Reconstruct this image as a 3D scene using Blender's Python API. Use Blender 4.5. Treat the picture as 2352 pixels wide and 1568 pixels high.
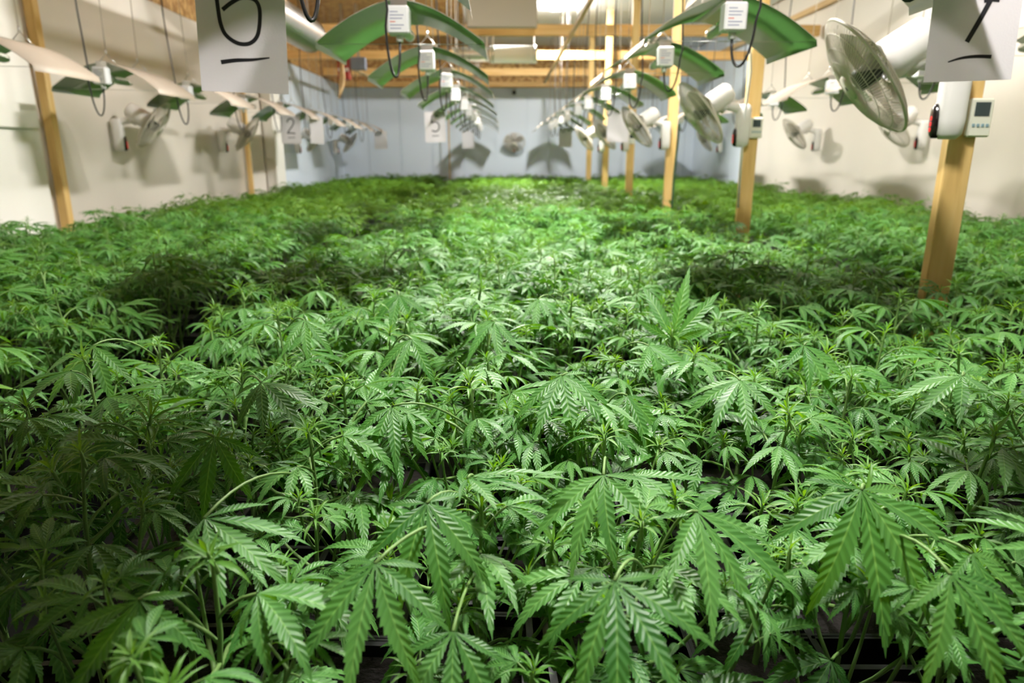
import bpy, math, random
import numpy as np
from mathutils import Vector, Matrix, Euler

for o in list(bpy.data.objects):
    bpy.data.objects.remove(o)
S = bpy.context.scene
COL = S.collection
R = math.radians
PI = math.pi
EYE = 1.4            # camera height above the floor

# ------------------------------------------------------------------ camera
cd = bpy.data.cameras.new('camera')
cam = bpy.data.objects.new('camera', cd)
COL.objects.link(cam)
cd.sensor_width = 36.0
cd.lens = 24.0
cd.clip_start = 0.02
cd.clip_end = 60
cam.location = (0, 0, EYE)
cam.rotation_euler = (R(90 - 15.2), 0, R(-0.69))
cd.dof.use_dof = True
cd.dof.focus_distance = 0.98
cd.dof.aperture_fstop = 4.5
S.camera = cam

# ------------------------------------------------------------------ world, exposure
w = bpy.data.worlds.new('world')
S.world = w
w.use_nodes = True
w.node_tree.nodes['Background'].inputs[0].default_value = (0.9, 0.95, 1.0, 1)
w.node_tree.nodes['Background'].inputs[1].default_value = 0.02
S.view_settings.view_transform = 'Standard'
S.view_settings.look = 'None'
S.view_settings.gamma = 1.0
S.view_settings.use_curve_mapping = False
S.view_settings.exposure = 0.0

# ceiling fixtures that light the room: x, y, strength
LIGHTS = [(0.35, 1.0, 500.0), (0.42, 4.1, 1050.0), (0.70, 9.7, 1150.0),
          (-1.15, 6.0, 130.0), (2.3, 5.0, 150.0)]


# ------------------------------------------------------------------ materials
def nodes_of(name):
    m = bpy.data.materials.new(name)
    m.use_nodes = True
    nt = m.node_tree
    return m, nt, nt.nodes['Principled BSDF']


def simple(name, col, rough=0.5, metal=0.0, spec=None, noise=0.0, nscale=20.0, bump=0.0, stretch=(1, 1, 1), emit=None, es=0):
    m, nt, b = nodes_of(name)
    b.inputs['Roughness'].default_value = rough
    b.inputs['Metallic'].default_value = metal
    b.inputs['Base Color'].default_value = (*col, 1)
    if spec is not None:
        b.inputs['Specular IOR Level'].default_value = spec
    if emit:
        b.inputs['Emission Color'].default_value = (*emit, 1)
        b.inputs['Emission Strength'].default_value = es
    if noise or bump:
        tc = nt.nodes.new('ShaderNodeTexCoord')
        mp = nt.nodes.new('ShaderNodeMapping')
        mp.inputs['Scale'].default_value = stretch
        nz = nt.nodes.new('ShaderNodeTexNoise')
        nz.inputs['Scale'].default_value = nscale
        nz.inputs['Detail'].default_value = 4
        nt.links.new(tc.outputs['Object'], mp.inputs['Vector'])
        nt.links.new(mp.outputs['Vector'], nz.inputs['Vector'])
        if noise:
            mx = nt.nodes.new('ShaderNodeMix')
            mx.data_type = 'RGBA'
            mx.inputs[6].default_value = (*[c * (1 - noise) for c in col], 1)
            mx.inputs[7].default_value = (*[min(1, c * (1 + noise)) for c in col], 1)
            nt.links.new(nz.outputs['Fac'], mx.inputs[0])
            nt.links.new(mx.outputs[2], b.inputs['Base Color'])
        if bump:
            bp = nt.nodes.new('ShaderNodeBump')
            bp.inputs['Strength'].default_value = bump
            bp.inputs['Distance'].default_value = 0.01
            nt.links.new(nz.outputs['Fac'], bp.inputs['Height'])
            nt.links.new(bp.outputs['Normal'], b.inputs['Normal'])
    return m


def ramp_mat(name, c0, c1, c2, scale, stretch, rough=0.7, bump=0.1, knots=False, voronoi=False):
    m, nt, b = nodes_of(name)
    b.inputs['Roughness'].default_value = rough
    tc = nt.nodes.new('ShaderNodeTexCoord')
    mp = nt.nodes.new('ShaderNodeMapping')
    mp.inputs['Scale'].default_value = stretch
    nt.links.new(tc.outputs['Object'], mp.inputs['Vector'])
    if voronoi:
        nz = nt.nodes.new('ShaderNodeTexVoronoi')
        nz.inputs['Scale'].default_value = scale
        fac = nz.outputs['Color']
        sep = nt.nodes.new('ShaderNodeSeparateColor')
        nt.links.new(fac, sep.inputs[0])
        fac = sep.outputs[0]
    else:
        nz = nt.nodes.new('ShaderNodeTexNoise')
        nz.inputs['Scale'].default_value = scale
        nz.inputs['Detail'].default_value = 6
        nz.inputs['Distortion'].default_value = 0.6
        fac = nz.outputs['Fac']
    nt.links.new(mp.outputs['Vector'], nz.inputs['Vector'])
    cr = nt.nodes.new('ShaderNodeValToRGB')
    cr.color_ramp.elements[0].color = (*c0, 1)
    cr.color_ramp.elements[0].position = 0.25
    cr.color_ramp.elements[1].color = (*c2, 1)
    cr.color_ramp.elements[1].position = 0.78
    e = cr.color_ramp.elements.new(0.5)
    e.color = (*c1, 1)
    nt.links.new(fac, cr.inputs['Fac'])
    out = cr.outputs['Color']
    if knots:
        vo = nt.nodes.new('ShaderNodeTexVoronoi')
        vo.inputs['Scale'].default_value = 1.0
        mp2 = nt.nodes.new('ShaderNodeMapping')
        mp2.inputs['Scale'].default_value = (9, 9, 4.2)
        nt.links.new(tc.outputs['Object'], mp2.inputs['Vector'])
        nt.links.new(mp2.outputs['Vector'], vo.inputs['Vector'])
        k = nt.nodes.new('ShaderNodeValToRGB')
        k.color_ramp.elements[0].position = 0.03
        k.color_ramp.elements[0].color = (1, 1, 1, 1)
        k.color_ramp.elements[1].position = 0.16
        k.color_ramp.elements[1].color = (0, 0, 0, 1)
        nt.links.new(vo.outputs['Distance'], k.inputs['Fac'])
        mx = nt.nodes.new('ShaderNodeMix')
        mx.data_type = 'RGBA'
        mx.inputs[7].default_value = (c0[0] * .45, c0[1] * .35, c0[2] * .3, 1)
        nt.links.new(k.outputs['Color'], mx.inputs[0])
        nt.links.new(out, mx.inputs[6])
        out = mx.outputs[2]
    nt.links.new(out, b.inputs['Base Color'])
    if bump:
        bp = nt.nodes.new('ShaderNodeBump')
        bp.inputs['Strength'].default_value = bump
        bp.inputs['Distance'].default_value = 0.004
        nt.links.new(fac, bp.inputs['Height'])
        nt.links.new(bp.outputs['Normal'], b.inputs['Normal'])
    return m


def leaf_material(name, lo, hi, under, veins=True, trans=0.28):
    """palmate leaf: UV.x runs along a leaflet, UV.y across it (0.5 = midrib)"""
    m, nt, b = nodes_of(name)
    N = nt.nodes.new
    L = nt.links.new
    b.inputs['Roughness'].default_value = 0.42
    b.inputs['Specular IOR Level'].default_value = 0.45
    oi = N('ShaderNodeObjectInfo')
    geo = N('ShaderNodeNewGeometry')
    nz = N('ShaderNodeTexNoise')
    nz.inputs['Scale'].default_value = 9.0
    nz.inputs['Detail'].default_value = 2
    L(geo.outputs['Position'], nz.inputs['Vector'])
    add = N('ShaderNodeMath')
    add.operation = 'MULTIPLY_ADD'
    L(oi.outputs['Random'], add.inputs[0])
    add.inputs[1].default_value = 0.55
    sc = N('ShaderNodeMath')
    sc.operation = 'MULTIPLY_ADD'
    L(nz.outputs['Fac'], sc.inputs[0])
    sc.inputs[1].default_value = 1.6
    sc.inputs[2].default_value = -0.55
    L(sc.outputs[0], add.inputs[2])
    tint = N('ShaderNodeMix')
    tint.data_type = 'RGBA'
    tint.inputs[6].default_value = (*lo, 1)
    tint.inputs[7].default_value = (*hi, 1)
    tint.clamp_factor = True
    L(add.outputs[0], tint.inputs[0])
    col = tint.outputs[2]
    if veins:
        uv = N('ShaderNodeUVMap')
        sp = N('ShaderNodeSeparateXYZ')
        L(uv.outputs['UV'], sp.inputs[0])
        d = N('ShaderNodeMath'); d.operation = 'SUBTRACT'
        L(sp.outputs[1], d.inputs[0]); d.inputs[1].default_value = 0.5
        a = N('ShaderNodeMath'); a.operation = 'ABSOLUTE'
        L(d.outputs[0], a.inputs[0])
        # side veins sweep forward from the midrib
        ph = N('ShaderNodeMath'); ph.operation = 'MULTIPLY_ADD'
        L(a.outputs[0], ph.inputs[0]); ph.inputs[1].default_value = -0.20
        L(sp.outputs[0], ph.inputs[2])
        fr = N('ShaderNodeMath'); fr.operation = 'MULTIPLY'
        L(ph.outputs[0], fr.inputs[0]); fr.inputs[1].default_value = 2 * PI * 13
        si = N('ShaderNodeMath'); si.operation = 'SINE'
        L(fr.outputs[0], si.inputs[0])
        mr = N('ShaderNodeMapRange')
        L(si.outputs[0], mr.inputs[0])
        mr.inputs[1].default_value = 0.55
        mr.inputs[2].default_value = 1.0
        mid = N('ShaderNodeMapRange')
        L(a.outputs[0], mid.inputs[0])
        mid.inputs[1].default_value = 0.05
        mid.inputs[2].default_value = 0.025
        vm = N('ShaderNodeMix'); vm.data_type = 'RGBA'
        vm.inputs[7].default_value = (lo[0] * .62, lo[1] * .66, lo[2] * .62, 1)
        vf = N('ShaderNodeMath'); vf.operation = 'MULTIPLY'
        L(mr.outputs[0], vf.inputs[0]); vf.inputs[1].default_value = 0.28
        L(vf.outputs[0], vm.inputs[0]); L(col, vm.inputs[6])
        mm = N('ShaderNodeMix'); mm.data_type = 'RGBA'
        mm.inputs[7].default_value = (hi[0] * 1.7, hi[1] * 1.35, hi[2] * 1.5, 1)
        mf = N('ShaderNodeMath'); mf.operation = 'MULTIPLY'
        L(mid.outputs[0], mf.inputs[0]); mf.inputs[1].default_value = 0.7
        L(mf.outputs[0], mm.inputs[0]); L(vm.outputs[2], mm.inputs[6])
        col = mm.outputs[2]
        bp = N('ShaderNodeBump')
        bp.inputs['Strength'].default_value = 0.3
        bp.inputs['Distance'].default_value = 0.0016
        L(si.outputs[0], bp.inputs['Height'])
        L(bp.outputs['Normal'], b.inputs['Normal'])
    # paler matt underside
    un = N('ShaderNodeMix'); un.data_type = 'RGBA'
    L(geo.outputs['Backfacing'], un.inputs[0])
    L(col, un.inputs[6])
    un.inputs[7].default_value = (*under, 1)
    L(un.outputs[2], b.inputs['Base Color'])
    tr = N('ShaderNodeBsdfTranslucent')
    hs = N('ShaderNodeHueSaturation')
    hs.inputs['Hue'].default_value = 0.47
    hs.inputs['Saturation'].default_value = 1.25
    hs.inputs['Value'].default_value = 1.35
    L(col, hs.inputs['Color'])
    L(hs.outputs['Color'], tr.inputs['Color'])
    mix = N('ShaderNodeMixShader')
    mix.inputs[0].default_value = trans
    L(b.outputs[0], mix.inputs[1])
    L(tr.outputs[0], mix.inputs[2])
    L(mix.outputs[0], nt.nodes['Material Output'].inputs['Surface'])
    return m


M = {}
M['leaf'] = leaf_material('leaf_green', (0.045, 0.180, 0.030), (0.125, 0.320, 0.070), (0.14, 0.29, 0.11))
M['leaf_far'] = leaf_material('leaf_green_far', (0.060, 0.19, 0.022), (0.165, 0.34, 0.045), (0.16, 0.31, 0.08), veins=False)
M['shoot'] = leaf_material('young_shoot', (0.085, 0.26, 0.035), (0.20, 0.40, 0.09), (0.2, 0.36, 0.12), veins=False, trans=0.4)
M['stem'] = simple('stem_pale_green', (0.17, 0.30, 0.08), 0.5, noise=0.3, nscale=30)
M['pot'] = simple('black_pot', (0.008, 0.008, 0.009), 0.42)
M['soil'] = simple('dark_soil', (0.012, 0.008, 0.006), 0.95, noise=0.6, nscale=90, bump=0.8)
M['bench'] = simple('black_bench', (0.010, 0.010, 0.011), 0.5)
M['floor'] = simple('dark_concrete', (0.05, 0.05, 0.05), 0.8, noise=0.3, nscale=3, bump=0.1)
M['film'] = simple('cream_plastic_film', (0.76, 0.70, 0.62), 0.30, noise=0.05, nscale=1.6, bump=0.6)
M['panel'] = simple('bluish_white_panel', (0.70, 0.78, 0.88), 0.42, noise=0.03, nscale=1.0)
M['ceilpanel'] = simple('white_ceiling_panel', (0.72, 0.76, 0.78), 0.28)
M['whitepaint'] = simple('cream_white_board', (0.88, 0.85, 0.79), 0.5, noise=0.03, nscale=2)
M['timber'] = ramp_mat('yellow_pine', (0.62, 0.38, 0.12), (0.78, 0.52, 0.19), (0.86, 0.62, 0.28), 2.2, (12, 12, 0.9), 0.6, 0.05, knots=True)
M['timber_x'] = ramp_mat('yellow_pine_beam', (0.60, 0.33, 0.09), (0.74, 0.45, 0.16), (0.82, 0.55, 0.24), 2.2, (0.9, 12, 12), 0.6, 0.05)
M['timber_y'] = ramp_mat('pine_rail', (0.50, 0.32, 0.13), (0.60, 0.41, 0.20), (0.68, 0.5, 0.27), 2.2, (12, 0.9, 12), 0.6, 0.05)
M['osb'] = ramp_mat('strand_board', (0.36, 0.18, 0.05), (0.52, 0.29, 0.09), (0.66, 0.41, 0.16), 22, (1, 2.2, 1), 0.7, 0.1, voronoi=True)
M['wing_top'] = simple('reflector_outside', (0.50, 0.43, 0.35), 0.5)
M['wing_in'] = simple('reflector_inside', (0.52, 0.58, 0.50), 0.30, metal=1.0)
M['holder'] = simple('white_lamp_holder', (0.72, 0.72, 0.74), 0.4)
M['steel'] = simple('galvanised_steel', (0.62, 0.62, 0.60), 0.3, metal=1.0)
M['cable'] = simple('black_cable', (0.015, 0.015, 0.016), 0.35)
M['rope'] = simple('thin_cord', (0.40, 0.36, 0.30), 0.7)
M['print_grey'] = simple('label_print', (0.28, 0.30, 0.42), 0.6)
M['print_red'] = simple('label_print_red', (0.65, 0.18, 0.14), 0.6)
M['ink'] = simple('marker_ink', (0.018, 0.018, 0.024), 0.55)
M['fan_white'] = simple('white_fan_plastic', (0.78, 0.76, 0.73), 0.35)
M['fan_wire'] = simple('fan_guard_wire', (0.72, 0.67, 0.58), 0.4)
M['fan_dark'] = simple('fan_hub_dark', (0.03, 0.035, 0.03), 0.4)
M['display'] = simple('dark_display', (0.012, 0.008, 0.008), 0.15)
M['led'] = simple('red_led', (0.6, 0.02, 0.02), 0.4, emit=(1.0, 0.04, 0.03), es=1.1)
M['thermo'] = simple('cream_thermostat', (0.80, 0.80, 0.68), 0.4)
M['lcd'] = simple('grey_lcd', (0.05, 0.07, 0.07), 0.2)
M['button'] = simple('blue_grey_button', (0.25, 0.38, 0.42), 0.4)
M['duct'] = simple('silver_duct', (0.75, 0.74, 0.72), 0.32, metal=1.0, bump=0.4, nscale=8)
M['white_metal'] = simple('white_metal', (0.82, 0.82, 0.82), 0.35)
M['beige'] = simple('beige_casing', (0.40, 0.34, 0.25), 0.55)
M['blue'] = simple('blue_plastic', (0.03, 0.13, 0.42), 0.4)
M['red'] = simple('red_plastic', (0.36, 0.03, 0.02), 0.5)
M['slate'] = simple('slate_plastic', (0.20, 0.23, 0.30), 0.5)
M['stake'] = simple('green_stake', (0.02, 0.07, 0.03), 0.5)
M['lens'] = simple('dark_lens', (0.02, 0.02, 0.025), 0.2)
M['emit'] = None


def paper_mat():
    m = simple('white_paper', (0.84, 0.82, 0.85), 0.8, noise=0.02, nscale=200, bump=0.15)
    nt = m.node_tree
    t = nt.nodes.new('ShaderNodeBsdfTranslucent')
    t.inputs[0].default_value = (0.86, 0.83, 0.85, 1)
    mx = nt.nodes.new('ShaderNodeMixShader')
    mx.inputs[0].default_value = 0.42
    nt.links.new(nt.nodes['Principled BSDF'].outputs[0], mx.inputs[1])
    nt.links.new(t.outputs[0], mx.inputs[2])
    nt.links.new(mx.outputs[0], nt.nodes['Material Output'].inputs['Surface'])
    return m


def blade_mat():
    m, nt, b = nodes_of('smoky_fan_blade')
    b.inputs['Base Color'].default_value = (0.55, 0.50, 0.43, 1)
    b.inputs['Roughness'].default_value = 0.3
    t = nt.nodes.new('ShaderNodeBsdfTransparent')
    t.inputs[0].default_value = (0.85, 0.84, 0.8, 1)
    mx = nt.nodes.new('ShaderNodeMixShader')
    mx.inputs[0].default_value = 0.5
    nt.links.new(b.outputs[0], mx.inputs[1])
    nt.links.new(t.outputs[0], mx.inputs[2])
    nt.links.new(mx.outputs[0], nt.nodes['Material Output'].inputs['Surface'])
    return m


def glass_mat():
    m, nt, b = nodes_of('clear_bulb_glass')
    b.inputs['Base Color'].default_value = (0.95, 0.97, 0.95, 1)
    b.inputs['Roughness'].default_value = 0.02
    b.inputs['Transmission Weight'].default_value = 1.0
    b.inputs['IOR'].default_value = 1.12
    return m


M['paper'] = paper_mat()
M['blade'] = blade_mat()
M['glass'] = glass_mat()


def emit_mat(s):
    m, nt, b = nodes_of('lit_diffuser')
    b.inputs['Base Color'].default_value = (0.9, 0.9, 0.9, 1)
    b.inputs['Emission Color'].default_value = (1.0, 0.97, 0.93, 1)
    b.inputs['Emission Strength'].default_value = s
    return m


# ------------------------------------------------------------------ mesh helpers
class MB:
    def __init__(self):
        self.v = []; self.f = []; self.m = []; self.s = []

    def add(self, v, f, m=0, smooth=False):
        n = len(self.v)
        self.v += [tuple(p) for p in v]
        self.f += [tuple(i + n for i in q) for q in f]
        self.m += [m] * len(f)
        self.s += [smooth] * len(f)
        return self

    def box(self, lo, hi, m=0, bevel=0.0):
        (x0, y0, z0), (x1, y1, z1) = lo, hi
        if bevel:
            b = bevel
            pts = []
            for (x, sx) in ((x0, 1), (x1, -1)):
                for (y, sy) in ((y0, 1), (y1, -1)):
                    for (z, sz) in ((z0, 1), (z1, -1)):
                        pts += [(x, y + sy * b, z + sz * b), (x + sx * b, y, z + sz * b), (x + sx * b, y + sy * b, z)]
            def I(a, bb, c, k): return ((a * 2 + bb) * 2 + c) * 3 + k
            f = []
            f.append((I(0,0,0,0), I(0,0,1,0), I(0,1,1,0), I(0,1,0,0)))
            f.append((I(1,0,0,0), I(1,1,0,0), I(1,1,1,0), I(1,0,1,0)))
            f.append((I(0,0,0,1), I(1,0,0,1), I(1,0,1,1), I(0,0,1,1)))
            f.append((I(0,1,0,1), I(0,1,1,1), I(1,1,1,1), I(1,1,0,1)))
            f.append((I(0,0,0,2), I(0,1,0,2), I(1,1,0,2), I(1,0,0,2)))
            f.append((I(0,0,1,2), I(1,0,1,2), I(1,1,1,2), I(0,1,1,2)))
            for c in (0, 1):
                for d in (0, 1):
                    f.append((I(0,c,d,1), I(0,c,d,2), I(1,c,d,2), I(1,c,d,1)))
                    f.append((I(c,0,d,0), I(c,0,d,2), I(c,1,d,2), I(c,1,d,0)))
                    f.append((I(c,d,0,0), I(c,d,0,1), I(c,d,1,1), I(c,d,1,0)))
            for a in (0, 1):
                for c in (0, 1):
                    for d in (0, 1):
                        f.append((I(a,c,d,0), I(a,c,d,1), I(a,c,d,2)))
            return self.add(pts, f, m)
        v = [(x0,y0,z0),(x1,y0,z0),(x1,y1,z0),(x0,y1,z0),(x0,y0,z1),(x1,y0,z1),(x1,y1,z1),(x0,y1,z1)]
        f = [(0,3,2,1),(4,5,6,7),(0,1,5,4),(1,2,6,5),(2,3,7,6),(3,0,4,7)]
        return self.add(v, f, m)

    def tube(self, pts, r, seg=8, m=0, caps=True, closed=False):
        P = [Vector(p) for p in pts]
        n = len(P)
        rr = r if isinstance(r, (list, tuple)) else [r] * n
        up = Vector((0, 0, 1))
        t0 = (P[1] - P[0]).normalized()
        if abs(t0.z) > 0.95: up = Vector((1, 0, 0))
        a = t0.cross(up).normalized()
        v = []
        for i in range(n):
            if closed:
                t = (P[(i + 1) % n] - P[i - 1]).normalized()
            else:
                t = (P[min(i + 1, n - 1)] - P[max(i - 1, 0)]).normalized()
            a = (a - t * a.dot(t)).normalized()
            b = t.cross(a)
            for k in range(seg):
                q = 2 * PI * k / seg
                v.append(P[i] + (a * math.cos(q) + b * math.sin(q)) * rr[i])
        f = []
        for i in range(n if closed else n - 1):
            j = (i + 1) % n
            for k in range(seg):
                l = (k + 1) % seg
                f.append((i * seg + k, i * seg + l, j * seg + l, j * seg + k))
        if caps and not closed:
            f.append(tuple(range(seg - 1, -1, -1)))
            f.append(tuple((n - 1) * seg + k for k in range(seg)))
        return self.add(v, f, m, True)

    def lathe(self, prof, seg=24, m=0, mat=None):
        """prof: (r, x) pairs turned about the local X axis"""
        v = []
        for r, x in prof:
            for k in range(seg):
                q = 2 * PI * k / seg
                v.append(Vector((x, r * math.cos(q), r * math.sin(q))))
        f = []
        for i in range(len(prof) - 1):
            for k in range(seg):
                l = (k + 1) % seg
                f.append((i * seg + k, i * seg + l, (i + 1) * seg + l, (i + 1) * seg + k))
        f.append(tuple(range(seg)))
        f.append(tuple((len(prof) - 1) * seg + k for k in range(seg - 1, -1, -1)))
        if mat is not None:
            v = [mat @ p for p in v]
        return self.add(v, f, m, True)

    def xf(self, mat):
        self.v = [tuple(mat @ Vector(p)) for p in self.v]
        return self

    def mesh(self, name, mats):
        me = bpy.data.meshes.new(name)
        me.from_pydata(self.v, [], self.f)
        for k in mats:
            me.materials.append(M[k] if isinstance(k, str) else k)
        me.polygons.foreach_set('material_index', self.m)
        me.polygons.foreach_set('use_smooth', self.s)
        me.update()
        return me

    def build(self, name, mats, parent=None, loc=None):
        if isinstance(mats, str) or not isinstance(mats, (list, tuple)):
            mats = [mats]
        return link(name, self.mesh(name, mats), parent, loc)


def link(name, data, parent=None, loc=None, rot=None, scale=None):
    o = bpy.data.objects.new(name, data)
    COL.objects.link(o)
    if parent is not None:
        o.parent = parent
    if loc is not None:
        o.location = loc
    if rot is not None:
        o.rotation_euler = rot
    if scale is not None:
        o.scale = (scale,) * 3
    return o


def tag(o, label=None, cat=None, group=None, kind=None):
    if label: o['label'] = label
    if cat: o['category'] = cat
    if group: o['group'] = group
    if kind: o['kind'] = kind
    return o


def thing(name, label, cat, loc=(0, 0, 0), rotz=0.0, group=None):
    o = link(name, None, None, loc, (0, 0, rotz))
    o.empty_display_size = 0.05
    return tag(o, label, cat, group)


def copy_tree(o, parent=None):
    c = o.copy()
    COL.objects.link(c)
    c.parent = parent
    for ch in list(o.children):
        copy_tree(ch, c)
    return c


def struct(name, mb, mats, label=None, cat=None):
    o = mb.build(name, mats)
    o['kind'] = 'structure'
    if label: o['label'] = label
    if cat: o['category'] = cat
    return o


def H(h):
    return EYE + h


ORD = ['first', 'second', 'third', 'fourth', 'fifth', 'sixth', 'seventh', 'eighth', 'ninth', 'tenth', 'eleventh', 'twelfth', 'thirteenth']

# ------------------------------------------------------------------ setting
XL, XR, YB, YF = -3.05, 3.62, 13.5, -2.6
ZC = H(1.95)
struct('floor', MB().box((XL - .2, YF - .2, -0.1), (XR + .2, YB + .2, 0)), 'floor', 'dark concrete floor under the plant benches', 'floor')


def film_wall(name, X, side, y0, y1, z0, z1, label, seed):
    """wall hung with loose plastic film: shallow vertical folds and sags"""
    rnd = random.Random(seed)
    ph = [(rnd.uniform(1.2, 5.5), rnd.uniform(0, 6.28), rnd.uniform(.2, 1.0), rnd.uniform(-.4, .4)) for _ in range(7)]
    ny, nz = 120, 26
    v = []
    for j in range(nz + 1):
        z = z0 + (z1 - z0) * j / nz
        for i in range(ny + 1):
            y = y0 + (y1 - y0) * i / ny
            d = sum(a * math.sin(k * y + p + s * z * 2) for k, p, a, s in ph) * 0.0035
            d += 0.012 * abs(math.sin(y * 2.6 + .4 * math.sin(z * 3))) ** 3
            v.append((X + side * (0.015 + d), y, z))
    f = []
    for j in range(nz):
        for i in range(ny):
            a = j * (ny + 1) + i
            q = (a, a + 1, a + ny + 2, a + ny + 1)
            f.append(q if side < 0 else q[::-1])
    mb = MB().add(v, f, 0, True)
    xa, xb = sorted((X, X - side * .12))
    mb.box((xa, y0, z0), (xb, y1, z1), 0)
    return struct(name, mb, 'film', label, 'wall')


def panel_wall(name, axis, fixed, a0, a1, z0, z1, side, pitch, label, mat='panel'):
    """sandwich panels with recessed joints, each panel its own piece"""
    back = MB()
    if axis == 'x':
        lo, hi = sorted((fixed + side * .02, fixed + side * .1))
        back.box((a0, lo, z0), (a1, hi, z1))
    else:
        lo, hi = sorted((fixed + side * .02, fixed + side * .1))
        back.box((lo, a0, z0), (hi, a1, z1))
    o = struct(name, back, mat, label, 'wall')
    a = a0
    while a < a1 - 0.02:
        b = min(a + pitch, a1)
        mb = MB()
        lo, hi = sorted((fixed, fixed + side * .02))
        if axis == 'x':
            mb.box((a + .003, lo, z0), (b - .003, hi, z1), 0, 0.004)
        else:
            mb.box((lo, a + .003, z0), (hi, b - .003, z1), 0, 0.004)
        mb.build('panel', mat, o)
        a = b
    return o


WT = H(1.28)
panel_wall('wall_back', 'x', YB, XL - .1, XR + .1, 0, ZC, 1, 0.6, 'bluish white panelled end wall with lamp shadows on it')
film_wall('wall_left', XL, 1, YF, 9.35, 0, WT, 'cream plastic film hanging over the left wall', 3)
panel_wall('wall_left_panels', 'y', XL, 9.35, YB, 0, WT, -1, 0.6, 'bluish white panels at the far end of the left wall')
film_wall('wall_right', XR, -1, YF, 10.6, 0, ZC, 'cream plastic film hanging over the right wall', 9)
panel_wall('wall_right_panels', 'y', XR, 10.6, YB, 0, ZC, 1, 0.6, 'bluish white panels at the far end of the right wall')
panel_wall('wall_front', 'x', YF, XL - .1, XR + .1, 0, ZC, -1, 1.1, 'unseen panelled wall behind the viewpoint, darkened to cut fill light', 'bench')  # out of view; dark finish chosen to cut bounce onto the front plants

# strand-board boards above the wall tops and as ceiling deck
c = struct('ceiling', MB().box((XL - .3, YF - .1, ZC + .02), (XR + .2, YB + .2, ZC + .1)), 'osb', 'strand-board ceiling deck', 'ceiling')
for i in range(7):
    for j in range(3):
        y0 = YF + i * 2.3; y1 = min(y0 + 2.3, YB)
        x0 = XL - .1 + j * 2.27; x1 = min(x0 + 2.27, XR)
        MB().box((x0 + .003, y0 + .003, ZC), (x1 - .003, y1 - .003, ZC + .02)).build('board', 'osb', c)
t = struct('trim_1', MB().box((XL - .12, YF, WT), (XL + .015, YB, ZC)), 'osb', 'strand-board strip above the left wall', 'trim')
t = struct('trim_2', MB().box((XL + .02, YB - .05, WT), (2.9, YB - .002, ZC)), 'osb', 'strand-board header above the end wall', 'trim')
# white glossy ceiling panels in the middle bay
cp = struct('ceiling_panels', MB().box((-.55, YF + .05, ZC - .012), (XR - .04, YB - .06, ZC - .001)), 'ceilpanel', 'glossy white ceiling panels over the middle aisle', 'ceiling')
for i in range(15):
    y0 = YF + .06 + i * 1.062
    MB().box((-.54, y0 + .004, ZC - .022), (XR - .05, y0 + 1.058, ZC - .012), 0, .004).build('panel', 'ceilpanel', cp)

# cream pier against the left wall
pi = tag(link('wall_pier', None, None, (XL, 3.9, 0)), 'cream boxed pier with a ledge at the left edge of the view', 'pillar')
MB().box((.03, -.55, 0), (.14, .62, H(.16)), 0, .006).build('lower_casing', 'whitepaint', pi)
MB().box((.03, -.60, H(.16)), (.17, .58, WT), 0, .006).build('upper_casing', 'whitepaint', pi)
pi = tag(link('wall_pier', None, None, (XL, 9.3, 0)), 'slim cream boxed pier where the film ends on the left wall', 'pillar')
MB().box((.03, -.30, 0), (.16, .07, WT), 0, .006).build('casing', 'whitepaint', pi)

# grow benches
for k, (nm, x0, x1) in enumerate((('left', -2.72, -1.0), ('centre', -.86, 1.34), ('right', 1.62, 3.55))):
    b = thing('plant_bench', 'long low black bench carrying the %s bed of plants' % nm, 'bench', ((x0 + x1) / 2, 7, 0), 0)
    hw = (x1 - x0) / 2
    MB().box((-hw, -6.75, .36), (hw, 6.4, .42), 0, .008).build('bench_top', 'bench', b)
    for sx in (-1, 1):
        for y in (-6.6, -3.4, 0, 3.2, 6.2):
            MB().box((sx * (hw - .08) - .03, y - .03, 0), (sx * (hw - .08) + .03, y + .03, .36)).build('leg', 'bench', b)

# ------------------------------------------------------------------ timber frame
POSTS = [2.26 + 1.985 * k for k in range(6)]
PX = 1.475
for k, y in enumerate(POSTS):
    lab = ['yellow pine post nearest the camera, behind the hanging number seven paper',
           'yellow pine post with a knot and a fan and thermostat, second from the camera',
           'yellow pine post third from the camera, beside the green stake',
           'yellow pine post fourth from the camera with a small thermostat',
           'yellow pine post fifth from the camera', 'yellow pine post farthest from the camera'][k]
    hw = .043
    tag(MB().box((-hw, -.02, 0), (hw, .02, ZC - .022), 0, .004).build('timber_post', 'timber', None, (PX - (.018 if k == 0 else 0), y, 0)), lab, 'post')
for k, y in enumerate([2.26 + 1.985 * i for i in range(-2, 6)]):
    yy = y + .11
    # ceiling joist across the room
    b = MB().box((XL + .03, -.045, 0), (XR - .05, .045, .115), 0, .004).build('ceiling_beam', 'timber_x', None, (0, yy, H(1.305)))
    tag(b, 'yellow pine ceiling beam across the room above the %s' % (['camera, nearest of all', 'near plants, second of all', 'nearest post', 'second post', 'third post', 'fourth post', 'fifth post', 'farthest post'][k]), 'beam')
struct('trim_3', MB().box((XR - .07, YF, H(1.60)), (XR - .03, YB - .02, H(1.66))), 'timber_y', 'pine strip along the top of the film on the right wall', 'trim')
tag(MB().box((XL + .03, -.04, 0), (2.9, .04, .10), 0, .004).build('ceiling_beam', 'timber_x', None, (0, YB - .09, H(1.22))), 'yellow pine beam lying along the top of the end wall', 'beam')
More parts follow.
